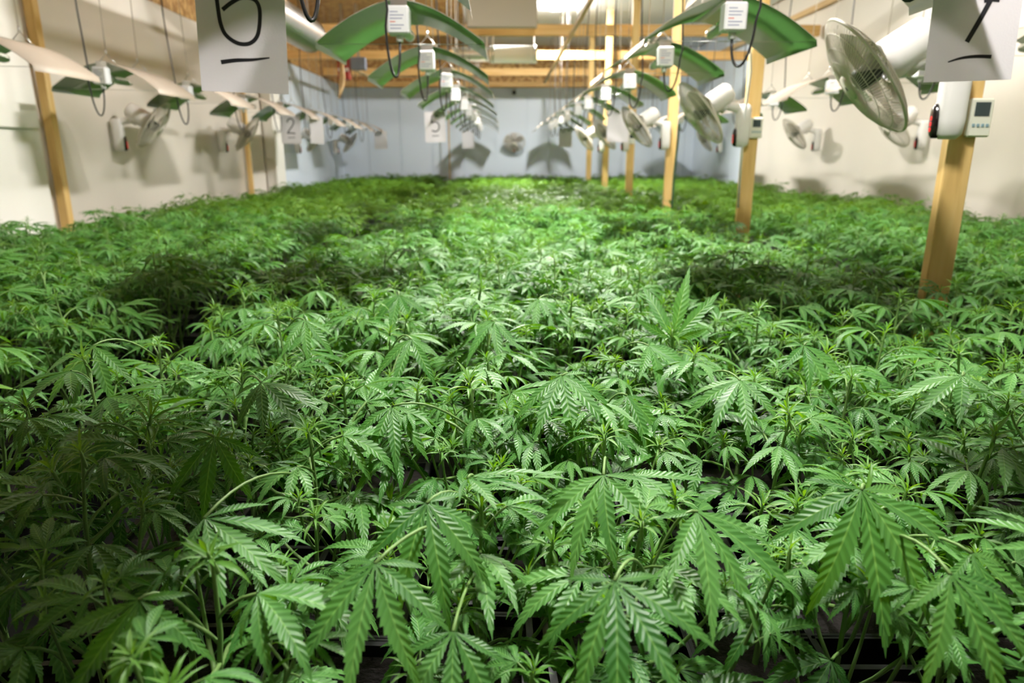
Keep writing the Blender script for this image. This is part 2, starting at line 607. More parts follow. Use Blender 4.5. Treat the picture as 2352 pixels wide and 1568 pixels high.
# thin rails that run down the room under the beams
tag(MB().box((-.02, 0, -.02), (.02, 9.4, .02), 0, .003).build('ceiling_rail', 'timber_y', None, (.74, 3.6, H(1.27))), 'thin pine rail running down the room right of the centre', 'rail')
tag(MB().box((-.025, 0, -.02), (.025, 9.4, .02), 0, .003).build('ceiling_rail', 'timber_y', None, (-2.2, 2.6, H(1.25))), 'thin pine rail running down the room above the left lamps', 'rail')
tag(MB().box((-.03, -.03, 0), (.03, .03, WT), 0, .003).build('wall_batten', 'timber', None, (XL + .07, 4.75, 0)), 'thin pine batten standing beside the cream pier on the left wall', 'batten')
tag(MB().box((-.025, -.025, 0), (.025, .025, WT), 0, .003).build('wall_batten', 'timber', None, (XL + .07, 8.3, 0)), 'thin pine batten farther down the left wall', 'batten')

# ------------------------------------------------------------------ ceiling lights
for k, (x, y, s) in enumerate(LIGHTS):
    z = ZC - .024
    L_ = thing('ceiling_light', ['white batten light on the ceiling above the nearest plants', 'white batten light on the ceiling past the second post',
               'glowing batten light on the white ceiling at the top of the picture',
               'small batten light above the left bed near the third post', 'small batten light above the right bed near the second post'][k], 'light', (x, y, z))
    MB().box((-.09, -.24, -.035), (.09, .24, 0), 0, .006).build('housing', 'white_metal', L_)
    MB().box((-.075, -.22, -.065), (.075, .22, -.0355), 0, .012).build('diffuser', emit_mat(s), L_)

# ------------------------------------------------------------------ lamps with arched reflectors
WL = .50      # reflector length
WW = .31      # half width


def wing_profile(x):
    u = x / WW
    return -.145 * u ** 1.65


def wing_mesh(side):
    n = 14
    xs = [.012 + (WW - .012) * i / n for i in range(n + 1)]
    prof = [(x, wing_profile(x)) for x in xs]
    prof.append((WW + .004, wing_profile(WW) - .022))     # turned-down lip
    mb = MB()
    v = []
    th = .0016
    for j, y in enumerate((0, WL * .5, WL)):
        for x, z in prof:
            v.append((side * x, y, z + .001 * (j == 1)))
    m = len(prof)
    nv = len(v)
    v2 = [(x, y, z - th) for x, y, z in v]
    f1, f2 = [], []
    for j in range(2):
        for i in range(m - 1):
            q = (j * m + i, j * m + i + 1, (j + 1) * m + i + 1, (j + 1) * m + i)
            if side < 0: q = q[::-1]
            f1.append(q)
            f2.append(tuple(a + nv for a in q[::-1]))
    mb.v = v + v2
    mb.f = f1 + f2
    mb.m = [0] * len(f1) + [1] * len(f2)
    mb.s = [True] * len(mb.f)
    rim = [j * m for j in range(3)] + [2 * m + i for i in range(1, m)] + [m + m - 1] + [i for i in range(m - 1, 0, -1)]
    for a, b in zip(rim, rim[1:] + rim[:1]):
        mb.f.append((a, b, b + nv, a + nv)); mb.m.append(0); mb.s.append(False)
    return mb


ME = {}
ME['wing_r'] = wing_mesh(1).mesh('reflector_wing', ['wing_top', 'wing_in'])
ME['wing_l'] = wing_mesh(-1).mesh('reflector_wing', ['wing_top', 'wing_in'])
mb = MB().box((-.014, 0, -.004), (.014, WL, .006))
mb.box((-.03, -.004, -.03), (.03, .004, .004))
ME['ridge'] = mb.mesh('ridge', ['steel'])
mb = MB().box((-.040, -.045, -.125), (.040, .02, -.03), 0, .006)
mb.tube([(0, -.01, -.125), (0, -.01, -.148)], .013, 10)
mb.tube([(0, .02, -.085), (0, .085, -.085)], .024, 14)
ME['holder'] = mb.mesh('lamp_holder', ['holder'])
mb = MB()
for i, (wd, m) in enumerate(((.03, 0), (.05, 0), (.045, 0), (.02, 1), (.05, 0), (.04, 0))):
    z = -.05 - i * .011
    mb.add([(-.028, -.0456, z), (-.028 + wd, -.0456, z), (-.028 + wd, -.0456, z - .0035), (-.028, -.0456, z - .0035)], [(0, 1, 2, 3)], m)
ME['print'] = mb.mesh('label_print', ['print_grey', 'print_red'])
mb = MB().lathe([(.003, .085), (.018, .09), (.022, .11), (.022, .27), (.016, .30), (.002, .312)], 14)
mb.xf(Matrix.Translation((0, 0, -.085)) @ Matrix.Rotation(PI / 2, 4, 'Z'))
ME['bulb'] = mb.mesh('bulb', ['glass'])
mb = MB()
mb.tube([(0, .11, -.085), (0, .26, -.085)], .006, 8)
mb.tube([(.008, .09, -.085), (.008, .28, -.085)], .0015, 5)
mb.tube([(-.008, .09, -.085), (-.008, .28, -.085)], .0015, 5)
ME['arc'] = mb.mesh('arc_tube', ['white_metal'])
TOPZ = 1.928 - .535
mb = MB()
for y in (.06, .42):
    mb.tube([(-.05, y, .002), (0, y, .055), (.05, y, .002)], .003, 6)
    mb.tube([(0, y, .05), (0, y, .075)], .006, 6)
ME['hanger'] = mb.mesh('hanger', ['steel'])
mb = MB()
for y in (.06, .42):
    mb.tube([(0, y, .07), (0, y, TOPZ)], .0022, 5)
ME['cord'] = mb.mesh('hanging_cord', ['rope'])
mb = MB().tube([(-WW, .03, wing_profile(WW) - .004), (WW, .03, wing_profile(WW) - .004)], .0012, 5)
ME['wire'] = mb.mesh('tension_wire', ['steel'])


def cable_mesh(dx, drop, r):
    pts = []
    p0 = Vector((dx, -.06, TOPZ)); p1 = Vector((dx * .95, -.06, -.05)); p2 = Vector((dx * .6, -.05, -.20 - drop * .2))
    for i in range(10):
        pts.append(p0.lerp(p1, i / 9) + Vector((.012 * math.sin(i * .8), 0, 0)))
    a, b = p1, Vector((0, -.012, -.145))
    cx = (a.x + b.x) / 2; rad = abs(a.x - b.x) / 2
    bot = -.145 - drop
    for i in range(1, 17):
        q = i / 16
        ang = PI * q
        x = cx + (a.x - cx) * math.cos(ang)
        zz = a.z + (b.z - a.z) * q
        z = zz + (bot - min(a.z, b.z)) * math.sin(ang) ** .8 * 1.0 + 0
        pts.append((x, -.06 + .048 * q, z))
    return MB().tube(pts, r, 7)


for i, (dx, dr) in enumerate(((-.045, .17), (.07, .14), (-.06, .20))):
    ME['cable%d' % i] = cable_mesh(dx, dr, .0048).mesh('power_cable', ['cable'])


def make_lamp(label, group, loc, kind=0, detail=True, tilt=0.0):
    t = thing('grow_lamp', label, 'lamp', loc, 0, group)
    t.rotation_euler = (0, tilt, random.uniform(-.015, .015))
    link('reflector_wing', ME['wing_l'], t)
    link('reflector_wing', ME['wing_r'], t)
    link('ridge', ME['ridge'], t)
    h = link('lamp_holder', ME['holder'], t)
    if detail:
        link('label_print', ME['print'], h)
    b = link('bulb', ME['bulb'], t)
    link('arc_tube', ME['arc'], b)
    link('hanger', ME['hanger'], t)
    link('hanging_cord', ME['cord'], t)
    link('tension_wire', ME['wire'], t)
    link('power_cable', ME['cable%d' % kind], t)
    return t


random.seed(4)
RID = H(.555)
rows = [('left centre', -.385, 2.72, 1.07, -2, 9, 0), ('right centre', .82, 2.64, 1.07, -2, 9, 1),
        ('far left', -2.34, 4.30, 1.10, -1, 7, 2), ('far right', 2.38, 5.25, 1.10, -2, 6, 1)]
for rn, x, y0, dy, i0, i1, kd in rows:
    for i in range(i0, i1 + 1):
        n = i - i0
        y = y0 + dy * i
        if rn in ('left centre', 'right centre'):
            if i == -2: lab = 'arched reflector lamp above the camera at the start of the %s row' % rn
            elif i == -1: lab = 'arched reflector lamp over the hanging paper starting the %s row' % rn
            else: lab = 'arched green-reflecting lamp, %s in view from the camera in the %s row' % (ORD[i], rn)
        else:
            lab = 'arched reflector lamp, %s from the camera in the %s row' % (ORD[n], rn)
        make_lamp(lab, 'reflector lamps in the %s row' % rn, (x + random.uniform(-.012, .012), y, (RID if rn != 'far left' else RID - .02) + random.uniform(-.008, .008)), kd, i <= 3, random.uniform(-.02, .02))

# ------------------------------------------------------------------ papers with row numbers


def ribbon(pts, w, y=-.0012):
    """marker stroke: flat ribbon on the paper front; w = width or list"""
    n = len(pts)
    ww = w if isinstance(w, (list, tuple)) else [w] * n
    v = []
    for i in range(n):
        a = Vector(pts[max(i - 1, 0)]); b = Vector(pts[min(i + 1, n - 1)])
        t = (b - a).normalized()
        nx, nz = -t.y, t.x
        p = pts[i]
        v.append((p[0] + nx * ww[i] / 2, y, p[1] + nz * ww[i] / 2))
        v.append((p[0] - nx * ww[i] / 2, y, p[1] - nz * ww[i] / 2))
    f = [(2 * i, 2 * i + 1, 2 * i + 3, 2 * i + 2) for i in range(n - 1)]
    return v, f


def smooth_line(pts, k=5):
    out = []
    n = len(pts)
    for i in range(n - 1):
        p0 = Vector(pts[max(i - 1, 0)]); p1 = Vector(pts[i]); p2 = Vector(pts[i + 1]); p3 = Vector(pts[min(i + 2, n - 1)])
        for j in range(k):
            t = j / k
            out.append(.5 * ((2 * p1) + (p2 - p0) * t + (2 * p0 - 5 * p1 + 4 * p2 - p3) * t * t + (-p0 + 3 * p1 - 3 * p2 + p3) * t ** 3))
    out.append(Vector(pts[-1]))
    return [(p.x, p.y) for p in out]


# strokes in metres from the sheet's bottom centre
GLYPH = {
    '6': [([(-.022, .292 - .012), (-.045, .268), (-.054, .235), (-.053, .195), (-.049, .160), (-.038, .136), (-.012, .120), (.016, .121), (.036, .140), (.044, .178), (.043, .205), (.031, .220), (.004, .222), (-.022, .209), (-.043, .193)], .0078)],
    '7': [([(-.040, .262), (.010, .262), (.052, .268)], .008), ([(.052, .268), (.040, .215), (.016, .155), (-.011, .098)], .010), ([(.016, .190), (.034, .192), (.052, .190)], .009)],
    '5': [([(.034, .262), (.0, .266), (-.030, .262)], .010), ([(-.030, .262), (-.034, .225), (-.036, .195)], .010), ([(-.036, .195), (-.004, .207), (.026, .195), (.040, .165), (.032, .130), (.002, .112), (-.036, .122)], .010)],
    '2': [([(-.036, .225), (-.022, .256), (.008, .264), (.032, .244), (.030, .212), (.004, .172), (-.024, .136), (-.040, .112)], .010), ([(-.040, .112), (.0, .116), (.044, .112)], .010)],
}
UNDER = {'6': ([(-.055, .068), (-.02, .074), (.02, .077), (.062, .083)], [.010, .009, .007, .003]),
         '7': ([(-.050, .046), (-.02, .054), (.015, .057), (.052, .055)], [.003, .006, .008, .009]),
         '5': ([(-.034, .062), (.034, .064)], [.008, .007]), '2': ([(-.036, .060), (.040, .064)], [.007, .007])}


def paper(loc, rotz, num, label, tilt=0.0, lean=0.0, group=None, curl=.006):
    t = thing('number_paper' if num else 'blank_paper', label, 'paper', loc, rotz, group)
    t.rotation_euler = (lean, tilt, rotz)
    nx, nz = 6, 8
    W_, H_ = .21, .297
    v = []
    def bend(x, z): return curl * (math.cos(x / W_ * PI) - .5) * (1 - z / H_ * .6)
    for yy in (-.0003, .0003):
        for j in range(nz + 1):
            for i in range(nx + 1):
                x = (i / nx - .5) * W_; z = j / nz * H_
                v.append((x, yy + bend(x, z), z))
    f = []
    o = (nx + 1) * (nz + 1)
    for j in range(nz):
        for i in range(nx):
            a = j * (nx + 1) + i
            f.append((a, a + 1, a + nx + 2, a + nx + 1))
            f.append((o + a, o + a + nx + 1, o + a + nx + 2, o + a + 1))
    rim = list(range(nx + 1)) + [j * (nx + 1) + nx for j in range(1, nz + 1)] + [nz * (nx + 1) + i for i in range(nx - 1, -1, -1)] + [j * (nx + 1) for j in range(nz - 1, 0, -1)]
    for a, b in zip(rim, rim[1:] + rim[:1]):
        f.append((a, b, b + o, a + o))
    MB().add(v, f, 0, False).build('sheet', 'paper', t)
    if num:
        mb = MB()
        for pts, wd in GLYPH[num]:
            pts = [(x, z - .007) for x, z in pts]; wd = wd * 1.2
            vv, ff = ribbon(smooth_line(pts), wd)
            mb.add([(x, y + bend(x, z), z) for x, y, z in vv], [q[::-1] for q in ff])
        mb.build('number', 'ink', t)
        pts, wd = UNDER[num]
        sp = smooth_line(pts, 4)
        ws = list(np.interp(np.linspace(0, 1, len(sp)), np.linspace(0, 1, len(wd)), wd))
        vv, ff = ribbon(sp, ws)
        MB().add([(x, y + bend(x, z), z) for x, y, z in vv], [q[::-1] for q in ff]).build('underline', 'ink', t)
    mb = MB()
    mb.box((-.012, -.004, H_ - .012), (.012, .004, H_ + .006))
    mb.tube([(0, 0, H_ + .004), (0, 0, H_ + .03)], .0015, 5)
    mb.build('clip', 'steel', t)
    return t


paper((-.637, 1.80, 1.551), R(3), '6', 'white paper with a handwritten underlined six hanging at top left', R(2.0), R(0))
paper((1.155, 1.80, 1.580), R(-4), '7', 'white paper with a handwritten underlined seven hanging at top right', R(-1.5), R(0))
paper((-.69, 7.28, H(.135)), R(2), '5', 'shaded paper with a handwritten five hanging in the left centre lamp row', R(-1), 0)
paper((-2.30, 7.75, H(.13)), R(6), '2', 'shaded paper with a handwritten two hanging in the far left lamp row', R(1), 0)
paper((-2.06, 7.9, H(.13)), R(62), None, 'blank paper seen nearly edge-on beside the number two paper', R(1), 0)
paper((-.62, 12.5, H(.13)), R(2), None, 'bright blank paper at the far end of the left centre lamp row', 0, 0)
paper((-2.08, 12.1, H(.11)), R(5), None, 'blank paper at the far end of the far left lamp row', 0, 0)
paper((1.02, 11.7, H(.14)), R(-4), None, 'bright blank paper at the far end of the right centre lamp row', 0, 0)
paper((1.12, 6.99, H(.13)), R(-4), None, 'pinkish shaded paper behind the fans in the right centre lamp row', 0, 0)

# ------------------------------------------------------------------ wall fans


def fan_meshes():
    d = {}
    ax = Vector((.80, 0, -.60))            # blowing direction
    rot = ax.to_track_quat('X', 'Z').to_matrix().to_4x4()
    hub = Vector((.30, 0, .075))
    T = Matrix.Translation(hub) @ rot
    # bracket column
    mb = MB()
    prof = []
    for zz, s in ((-.115, .55), (-.10, .9), (-.06, 1), (.09, 1), (.115, .9), (.125, .6)):
        prof.append((zz, s))
    seg = 14
    v = []
    for zz, s in prof:
        for k in range(seg):
            q = 2 * PI * k / seg
            cx, cy = math.cos(q), math.sin(q)
            x = .042 + .040 * s * math.copysign(abs(cx) ** .6, cx)
            y = .038 * s * math.copysign(abs(cy) ** .6, cy)
            v.append((x, y, zz))
    f = []
    for i in range(len(prof) - 1):
        for k in range(seg):
            l = (k + 1) % seg
            f.append((i * seg + k, i * seg + l, (i + 1) * seg + l, (i + 1) * seg + k))
    f.append(tuple(range(seg - 1, -1, -1)))
    f.append(tuple((len(prof) - 1) * seg + k for k in range(seg)))
    mb.add(v, f, 0, True)
    d['bracket'] = mb.mesh('bracket', ['fan_white'])
    # display lobe on the front of the column
    mb = MB()
    v = []
    seg = 16
    for x, s in ((.070, 1.0), (.088, 1.0), (.093, .85)):
        for k in range(seg):
            q = 2 * PI * k / seg
            v.append((x, .022 * s * math.cos(q), -.060 + .052 * s * math.sin(q)))
    f = []
    for i in range(2):
        for k in range(seg):
            l = (k + 1) % seg
            f.append((i * seg + k, i * seg + l, (i + 1) * seg + l, (i + 1) * seg + k))
    f.append(tuple(2 * seg + k for k in range(seg)))
    mb.add(v, f, 0, True)
    d['display'] = mb.mesh('display', ['display'])
    mb = MB()
    for i, zz in enumerate((-.052, -.069, -.086)):
        ring = [(.0945, .0055 * math.cos(q), zz + .0065 * math.sin(q)) for q in [2 * PI * k / 8 for k in range(8)]]
        mb.tube(ring, .0009, 4, 0, False, True)
        if i == 1:
            mb.tube([(.0945, -.005, zz), (.0945, .005, zz)], .0009, 4)
    d['led'] = mb.mesh('red_digits', ['led'])
    # arm
    mb = MB()
    mb.tube([(.045, 0, .04), (.055, 0, .085), (.085, 0, .108), (.13, 0, .112), (.17, 0, .115)], [.03, .029, .027, .024, .022], 12)
    mb.tube([(.15, 0, .098), (.20, 0, .135)], [.034, .030], 12)
    d['arm'] = mb.mesh('arm', ['fan_white'])
    # motor housing behind the guard
    mb = MB().lathe([(.010, -.215), (.045, -.212), (.058, -.195), (.064, -.12), (.066, -.06), (.050, -.045)], 20, 0, T)
    d['motor'] = mb.mesh('motor_housing', ['fan_white'])
    # guard: rim, rings and radial wires front and back
    RR = .205
    mb = MB()
    def ring(r, x, rad, n=40):
        mb.tube([T @ Vector((x, r * math.cos(2 * PI * k / n), r * math.sin(2 * PI * k / n))) for k in range(n)], rad, 5, 0, False, True)
    def front(r): return .055 - .05 * (r / RR) ** 3
    def back(r): return -.05 + .045 * (r / RR) ** 3
    ring(RR, 0, .005)
    for r in (.045, .09, .135, .175):
        ring(r, front(r), .0011, 32)
    for r in (.07, .13, .18):
        ring(r, back(r), .0011, 32)
    NW = 104
    for k in range(NW):
        q = 2 * PI * k / NW
        for fn, r0, tw in ((front, .042, .25), (back, .06, -.25)):
            pts = []
            for i in range(6):
                r = r0 + (RR - r0) * i / 5
                qq = q + tw * i / 5
                pts.append(T @ Vector((fn(r), r * math.cos(qq), r * math.sin(qq))))
            mb.tube(pts, .0011, 3, 0, False)
    mb.lathe([(.008, .062), (.040, .060), (.043, .052), (.040, .050)], 20, 0, T)
    d['guard'] = mb.mesh('guard', ['fan_wire'])
    # blades and hub
    d['blade'] = []
    for b in range(3):
        q0 = 2 * PI * b / 3 + .4
        v = []
        n, mm = 7, 6
        for i in range(n + 1):
            r = .03 + (.185 - .03) * i / n
            half = .22 + .42 * math.sin(PI * min(1, (i / n) * .8 + .12))
            for j in range(mm + 1):
                u = j / mm - .5
                q = q0 + u * 2 * half + .25 * i / n
                x = -.004 + u * .05
                v.append((x, r * math.cos(q), r * math.sin(q)))
        nv = len(v)
        v = v + [(x - .0016, y, z) for x, y, z in v]
        f = []
        for i in range(n):
            for j in range(mm):
                a = i * (mm + 1) + j
                q4 = (a, a + 1, a + mm + 2, a + mm + 1)
                f.append(q4); f.append(tuple(t + nv for t in q4[::-1]))
        mbb = MB().add([T @ Vector(p) for p in v], f, 0, True)
        d['blade'].append(mbb.mesh('blade', ['blade']))
    d['hub'] = MB().lathe([(.004, .034), (.022, .034), (.034, .026), (.036, -.03), (.02, -.045)], 18, 0, T).mesh('hub', ['fan_dark'])
    return d


FM = fan_meshes()


def make_fan(loc, rotz, label, group, scale=1.0):
    t = thing('wall_fan', label, 'fan', loc, rotz, group)
    t.scale = (scale,) * 3
    b = link('bracket', FM['bracket'], t)
    dd = link('display', FM['display'], b)
    tag(link('red_digits', FM['led'], b), 'glowing red digits')
    link('arm', FM['arm'], t)
    link('motor_housing', FM['motor'], t)
    link('guard', FM['guard'], t)
    for k in range(3):
        link('blade', FM['blade'][k], t)
    link('hub', FM['hub'], t)
    return t


for k, y in enumerate(POSTS[:5]):
    make_fan((PX - (.05 if k == 0 else .03), y - .062, H(.165)), R(180 + (-13, 2, 6, 8, 8)[k]),
             'white oscillating fan on the %s' % ['post nearest the camera beside the number seven paper', 'second post from the camera', 'third post from the camera',
                                                  'fourth post from the camera', 'fifth post from the camera'][k], 'fans on the pine posts', 1.0)
for k, y in enumerate((5.5, 7.5, 10.2, 12.5)):
    make_fan((XL + .055, y, H(.15)), R(12), 'white fan on the left wall, %s from the camera' % ORD[k], 'fans on the left wall')
for k, y in enumerate((5.95, 7.95, 11.5)):
    make_fan((XR - .055, y, H(.165)), R(180 - 4), 'white fan on the right wall, %s from the camera' % ORD[k], 'fans on the right wall')
make_fan((.20, YB - .015, H(.17)), R(-90), 'fan with a red light on the far end wall', 'fan on the end wall')

# thermostats on the posts
for k, (i, dx, hh) in enumerate(((0, .014, .115), (1, .02, .16), (3, 0, .19))):
    t = thing('thermostat', ['cream thermostat with grey screen and buttons on the nearest post', 'white thermostat with dark screen on the second post',
                             'small thermostat on the fourth post'][k], 'thermostat', (PX + dx, POSTS[i] - .021, H(hh)))
    MB().box((-.036, -.022, -.058), (.036, 0, .058), 0, .005).build('casing', 'thermo', t)
    MB().box((-.024, -.0235, .004), (.024, -.0205, .046), 0, .001).build('screen', 'lcd', t)
    for j in range(4):
        MB().box((-.026 + j * .0145, -.0245, -.028), (-.017 + j * .0145, -.0205, -.018), 0, .001).build('button', 'button', t)

# ------------------------------------------------------------------ ducts and odd boxes under the ceiling


def duct(label, p0, p1, r, mat, name='air_duct', ribs=True):
    t = thing(name, label, 'duct', p0)
    d = Vector(p1) - Vector(p0)
    L_ = d.length
    n = int(L_ / .03) if ribs else 2
    prof = []
    for i in range(n + 1):
        prof.append((r * (1 + (.035 if (i % 2 and ribs) else 0)), L_ * i / n))
    q = d.to_track_quat('X', 'Z').to_matrix().to_4x4()
    mb = MB().lathe(prof, 24, 0, q)
    mb.build('duct_body', mat, t)
    for e in (.02, L_ - .05):
        MB().lathe([(r * 1.0, e), (r * 1.05, e + .002), (r * 1.05, e + .028), (r * 1.0, e + .03)], 24, 0, q).build('collar', 'steel', t)
        m = d.normalized() * (e + .015)
        MB().box((m.x - .006, m.y - .006, m.z + r * .95), (m.x + .006, m.y + .006, ZC - .022 - p0[2])).build('hanger_strap', 'steel', t)
    return t


duct('silver ribbed air duct under the ceiling above the left lamps', (-1.92, 4.3, H(1.14)), (-1.9, 7.3, H(1.14)), .15, 'duct')
duct('white cylindrical duct lying across the ceiling near its middle', (-.16, 9.15, H(1.22)), (.42, 9.15, H(1.22)), .105, 'white_metal', ribs=False)
duct('short silver duct joined to the white cylinder under the ceiling', (-.62, 9.15, H(1.22)), (-.165, 9.15, H(1.22)), .085, 'duct')
t = thing('ventilation_casing', 'beige rectangular casing hanging from the ceiling left of the light', 'casing', (-.01, 7.9, H(1.325)))
MB().box((-.375, 0, 0), (.375, .10, .60), 0, .008).build('casing', 'beige', t)
for x in (-.2, .29):
    MB().box((x - .004, -.004, .004), (x + .004, .0, .595)).build('seam', 'beige', t)
t = thing('blue_box', 'blue plastic box with a white stripe under the ceiling at upper left', 'box', (-1.43, 5.3, H(1.12)))
MB().box((-.09, -.05, 0), (.09, .05, .17), 0, .008).build('casing', 'blue', t)
MB().add([(-.06, -.051, .02), (-.045, -.051, .02), (.085, -.051, .12), (.085, -.051, .14)], [(0, 1, 2, 3)]).build('stripe', 'paper', t)
MB().box((-.02, -.01, .17), (.02, .01, .82)).build('hanger', 'steel', t)
t = thing('red_box', 'dark red switch box with a pale label under the ceiling', 'box', (-2.15, 9.9, H(1.0)))
MB().box((-.08, -.05, 0), (.08, .05, .30), 0, .008).build('casing', 'red', t)
MB().box((-.07, -.054, .10), (.07, -.05, .14)).build('label_plate', 'white_metal', t)
MB().box((-.02, -.01, .30), (.02, .01, .94)).build('hanger', 'steel', t)
t = thing('grey_box', 'slate grey switch box beside the dark red one', 'box', (-1.95, 9.9, H(1.12)))
MB().box((-.10, -.05, 0), (.10, .05, .16), 0, .008).build('casing', 'slate', t)
MB().box((-.02, -.01, .16), (.02, .01, .82)).build('hanger', 'steel', t)
rp = MB().tube([(-2.13, 9.7, H(1.22)), (-2.12, 9.7, H(1.0)), (-2.15, 9.7, H(.86)), (-2.19, 9.68, H(.74)), (-2.17, 9.7, H(.9)), (-2.14, 9.7, H(1.2))], .02, 8).build('rope_coil', 'timber_y')
tag(rp, 'tan rope dangling below the red switch box', 'rope')
t = thing('security_camera', 'small dark camera on the header of the end wall', 'camera', (.2, YB - .05, H(1.17)))
MB().box((-.02, -.05, .0), (.02, 0, .03)).build('arm', 'white_metal', t)
MB().lathe([(.01, 0), (.035, .005), (.038, .06), (.03, .075)], 14, 0, Matrix.Translation((0, -.06, .0)) @ Matrix.Rotation(PI / 2, 4, 'Y')).build('housing', 'lens', t)
st = MB().tube([(0, 0, 0), (.004, 0, .3), (.01, 0, .84), (.03, .01, 1.2)], .008, 8).build('plant_stake', 'stake', None, (1.22, 5.05, .42))
tag(st, 'thin dark green stake standing in the bed left of the third post', 'stake')
sp = MB().tube([(0, 0, 0), (0, 0, 2.2)], .012, 8).build('support_cane', 'timber_y', None, (-1.0, 13.1, 0))
tag(sp, 'thin cane standing by the end wall in the left aisle', 'cane')
# loose extra cable loop ends hanging from beams
cb = MB().tube([(1.30, 3.9, H(1.92)), (1.29, 3.9, H(1.0)), (1.31, 3.9, H(.6)), (1.38, 4.05, H(.45)), (1.40, 4.15, H(.2)), (1.41, 4.16, -.0 + H(-.3))], .006, 7).build('hanging_cable', 'white_metal')
tag(cb, 'white cable hanging down beside the second post', 'cable')

# ------------------------------------------------------------------ hemp plants


def leaflet_geo(L_, W_, teeth, th0, bend, fold, side=0.0, serr=True):
    """one leaflet along +Y, droops with th0 + bend; returns verts, faces, uvs per vertex"""
    n = teeth
    s = np.linspace(0, 1, n + 1)
    def width(t):
        return np.where(t < .46, np.sin(np.clip(t / .46, 0, 1) * PI / 2) ** 1.35 + .05 * (1 - t / .46), np.clip((1 - t) / .54, 0, 1) ** .95 * (1 + .35 * (1 - np.clip((1 - t) / .54, 0, 1)) * np.clip((1 - t) / .54, 0, 1)))
    ss = np.linspace(0, 1, 41)
    th = th0 + bend * ss ** 1.25
    cy = np.concatenate([[0], np.cumsum(np.cos(th[:-1]) / 40)]) * L_
    cz = np.concatenate([[0], np.cumsum(np.sin(th[:-1]) / 40)]) * L_
    def place(t, x, dz):
        y = np.interp(t, ss, cy); z = np.interp(t, ss, cz); a = np.interp(t, ss, th)
        return (x + side * L_ * t * t, y - math.sin(a) * dz, z + math.cos(a) * dz)
    v, uv, f = [], [], []
    mid, nl, nr = [], [], []
    for i in range(n + 1):
        t = s[i]
        wd = float(width(t)) * W_ / 2 * (.80 if serr else 1.0)
        wd = max(wd, .004 * W_)
        mid.append(len(v)); v.append(place(t, 0, 0)); uv.append((t, .5))
        for lst, sg in ((nl, -1), (nr, 1)):
            lst.append(len(v)); v.append(place(t, sg * wd, fold * wd)); uv.append((t, .5 + sg * .4))
    for i in range(n):
        f.append((mid[i], nr[i], nr[i + 1], mid[i + 1]))
        f.append((mid[i], mid[i + 1], nl[i + 1], nl[i]))
        if serr and i < n - 1:
            t = s[i] + .98 / n
            wd = float(width(min(.99, t - .25 / n))) * W_ / 2 * 1.10
            for lst, sg in ((nl, -1), (nr, 1)):
                k = len(v); v.append(place(t, sg * wd, fold * wd * .9)); uv.append((t, .5 + sg * .5))
                f.append((lst[i], k, lst[i + 1]) if sg > 0 else (lst[i], lst[i + 1], k))
    return np.array(v), f, uv


def rotz(v, a):
    c_, s_ = math.cos(a), math.sin(a)
    o = v.copy()
    o[:, 0] = v[:, 0] * c_ - v[:, 1] * s_
    o[:, 1] = v[:, 0] * s_ + v[:, 1] * c_
    return o


def tube_np(pts, rr, seg):
    mb = MB().tube(pts, rr, seg, 0, False)
    return np.array([tuple(p) for p in mb.v]), mb.f


JUNC = np.array((0, .42, .17))          # where petiole meets leaflets, unit leaf


def leaf_geo(rnd, lod):
    """unit palmate leaf: petiole from the origin, middle leaflet of length 1"""
    V, F, UV, MI = [], [], [], []
    def push(v, f, uv, m):
        n = sum(len(a) for a in V)
        V.append(v); UV.extend(uv); MI.extend([m] * len(f))
        F.extend(tuple(i + n for i in q) for q in f)
    nl = rnd.choice([7, 7, 5, 7, 5]) if lod < 2 else 5
    angs = [0, 30, -30, 62, -62, 106, -106][:nl]
    lens = [1, .93, .93, .72, .72, .38, .38][:nl]
    base = rnd.uniform(-.30, .12)
    droop = rnd.uniform(-1.25, -.45)
    for a, l in zip(angs, lens):
        l *= rnd.uniform(.9, 1.06)
        th0 = base - .10 * abs(a) / 60 + rnd.uniform(-.10, .10)
        bd = droop * rnd.uniform(.75, 1.2)
        tt = {0: 12, 1: 5, 2: 3}[lod]
        if lod == 0 and l < .5: tt = 8
        v, f, uv = leaflet_geo(l, .185 * (l ** .75) * rnd.uniform(.92, 1.1), tt, th0, bd, rnd.uniform(.12, .42), rnd.uniform(-.07, .07), lod == 0)
        v = rotz(v, R(a + rnd.uniform(-5, 5))) + JUNC
        push(v, f, uv, 0)
    if lod < 2:
        pts = [(0, 0, 0), (0, .12, .085), (0, .28, .15), tuple(JUNC)]
        v, f = tube_np(pts, [.020, .017, .015, .016], 5 if lod == 0 else 3)
        push(v, f, [(0, .3)] * len(v), 1)
    return np.concatenate(V), F, UV, MI


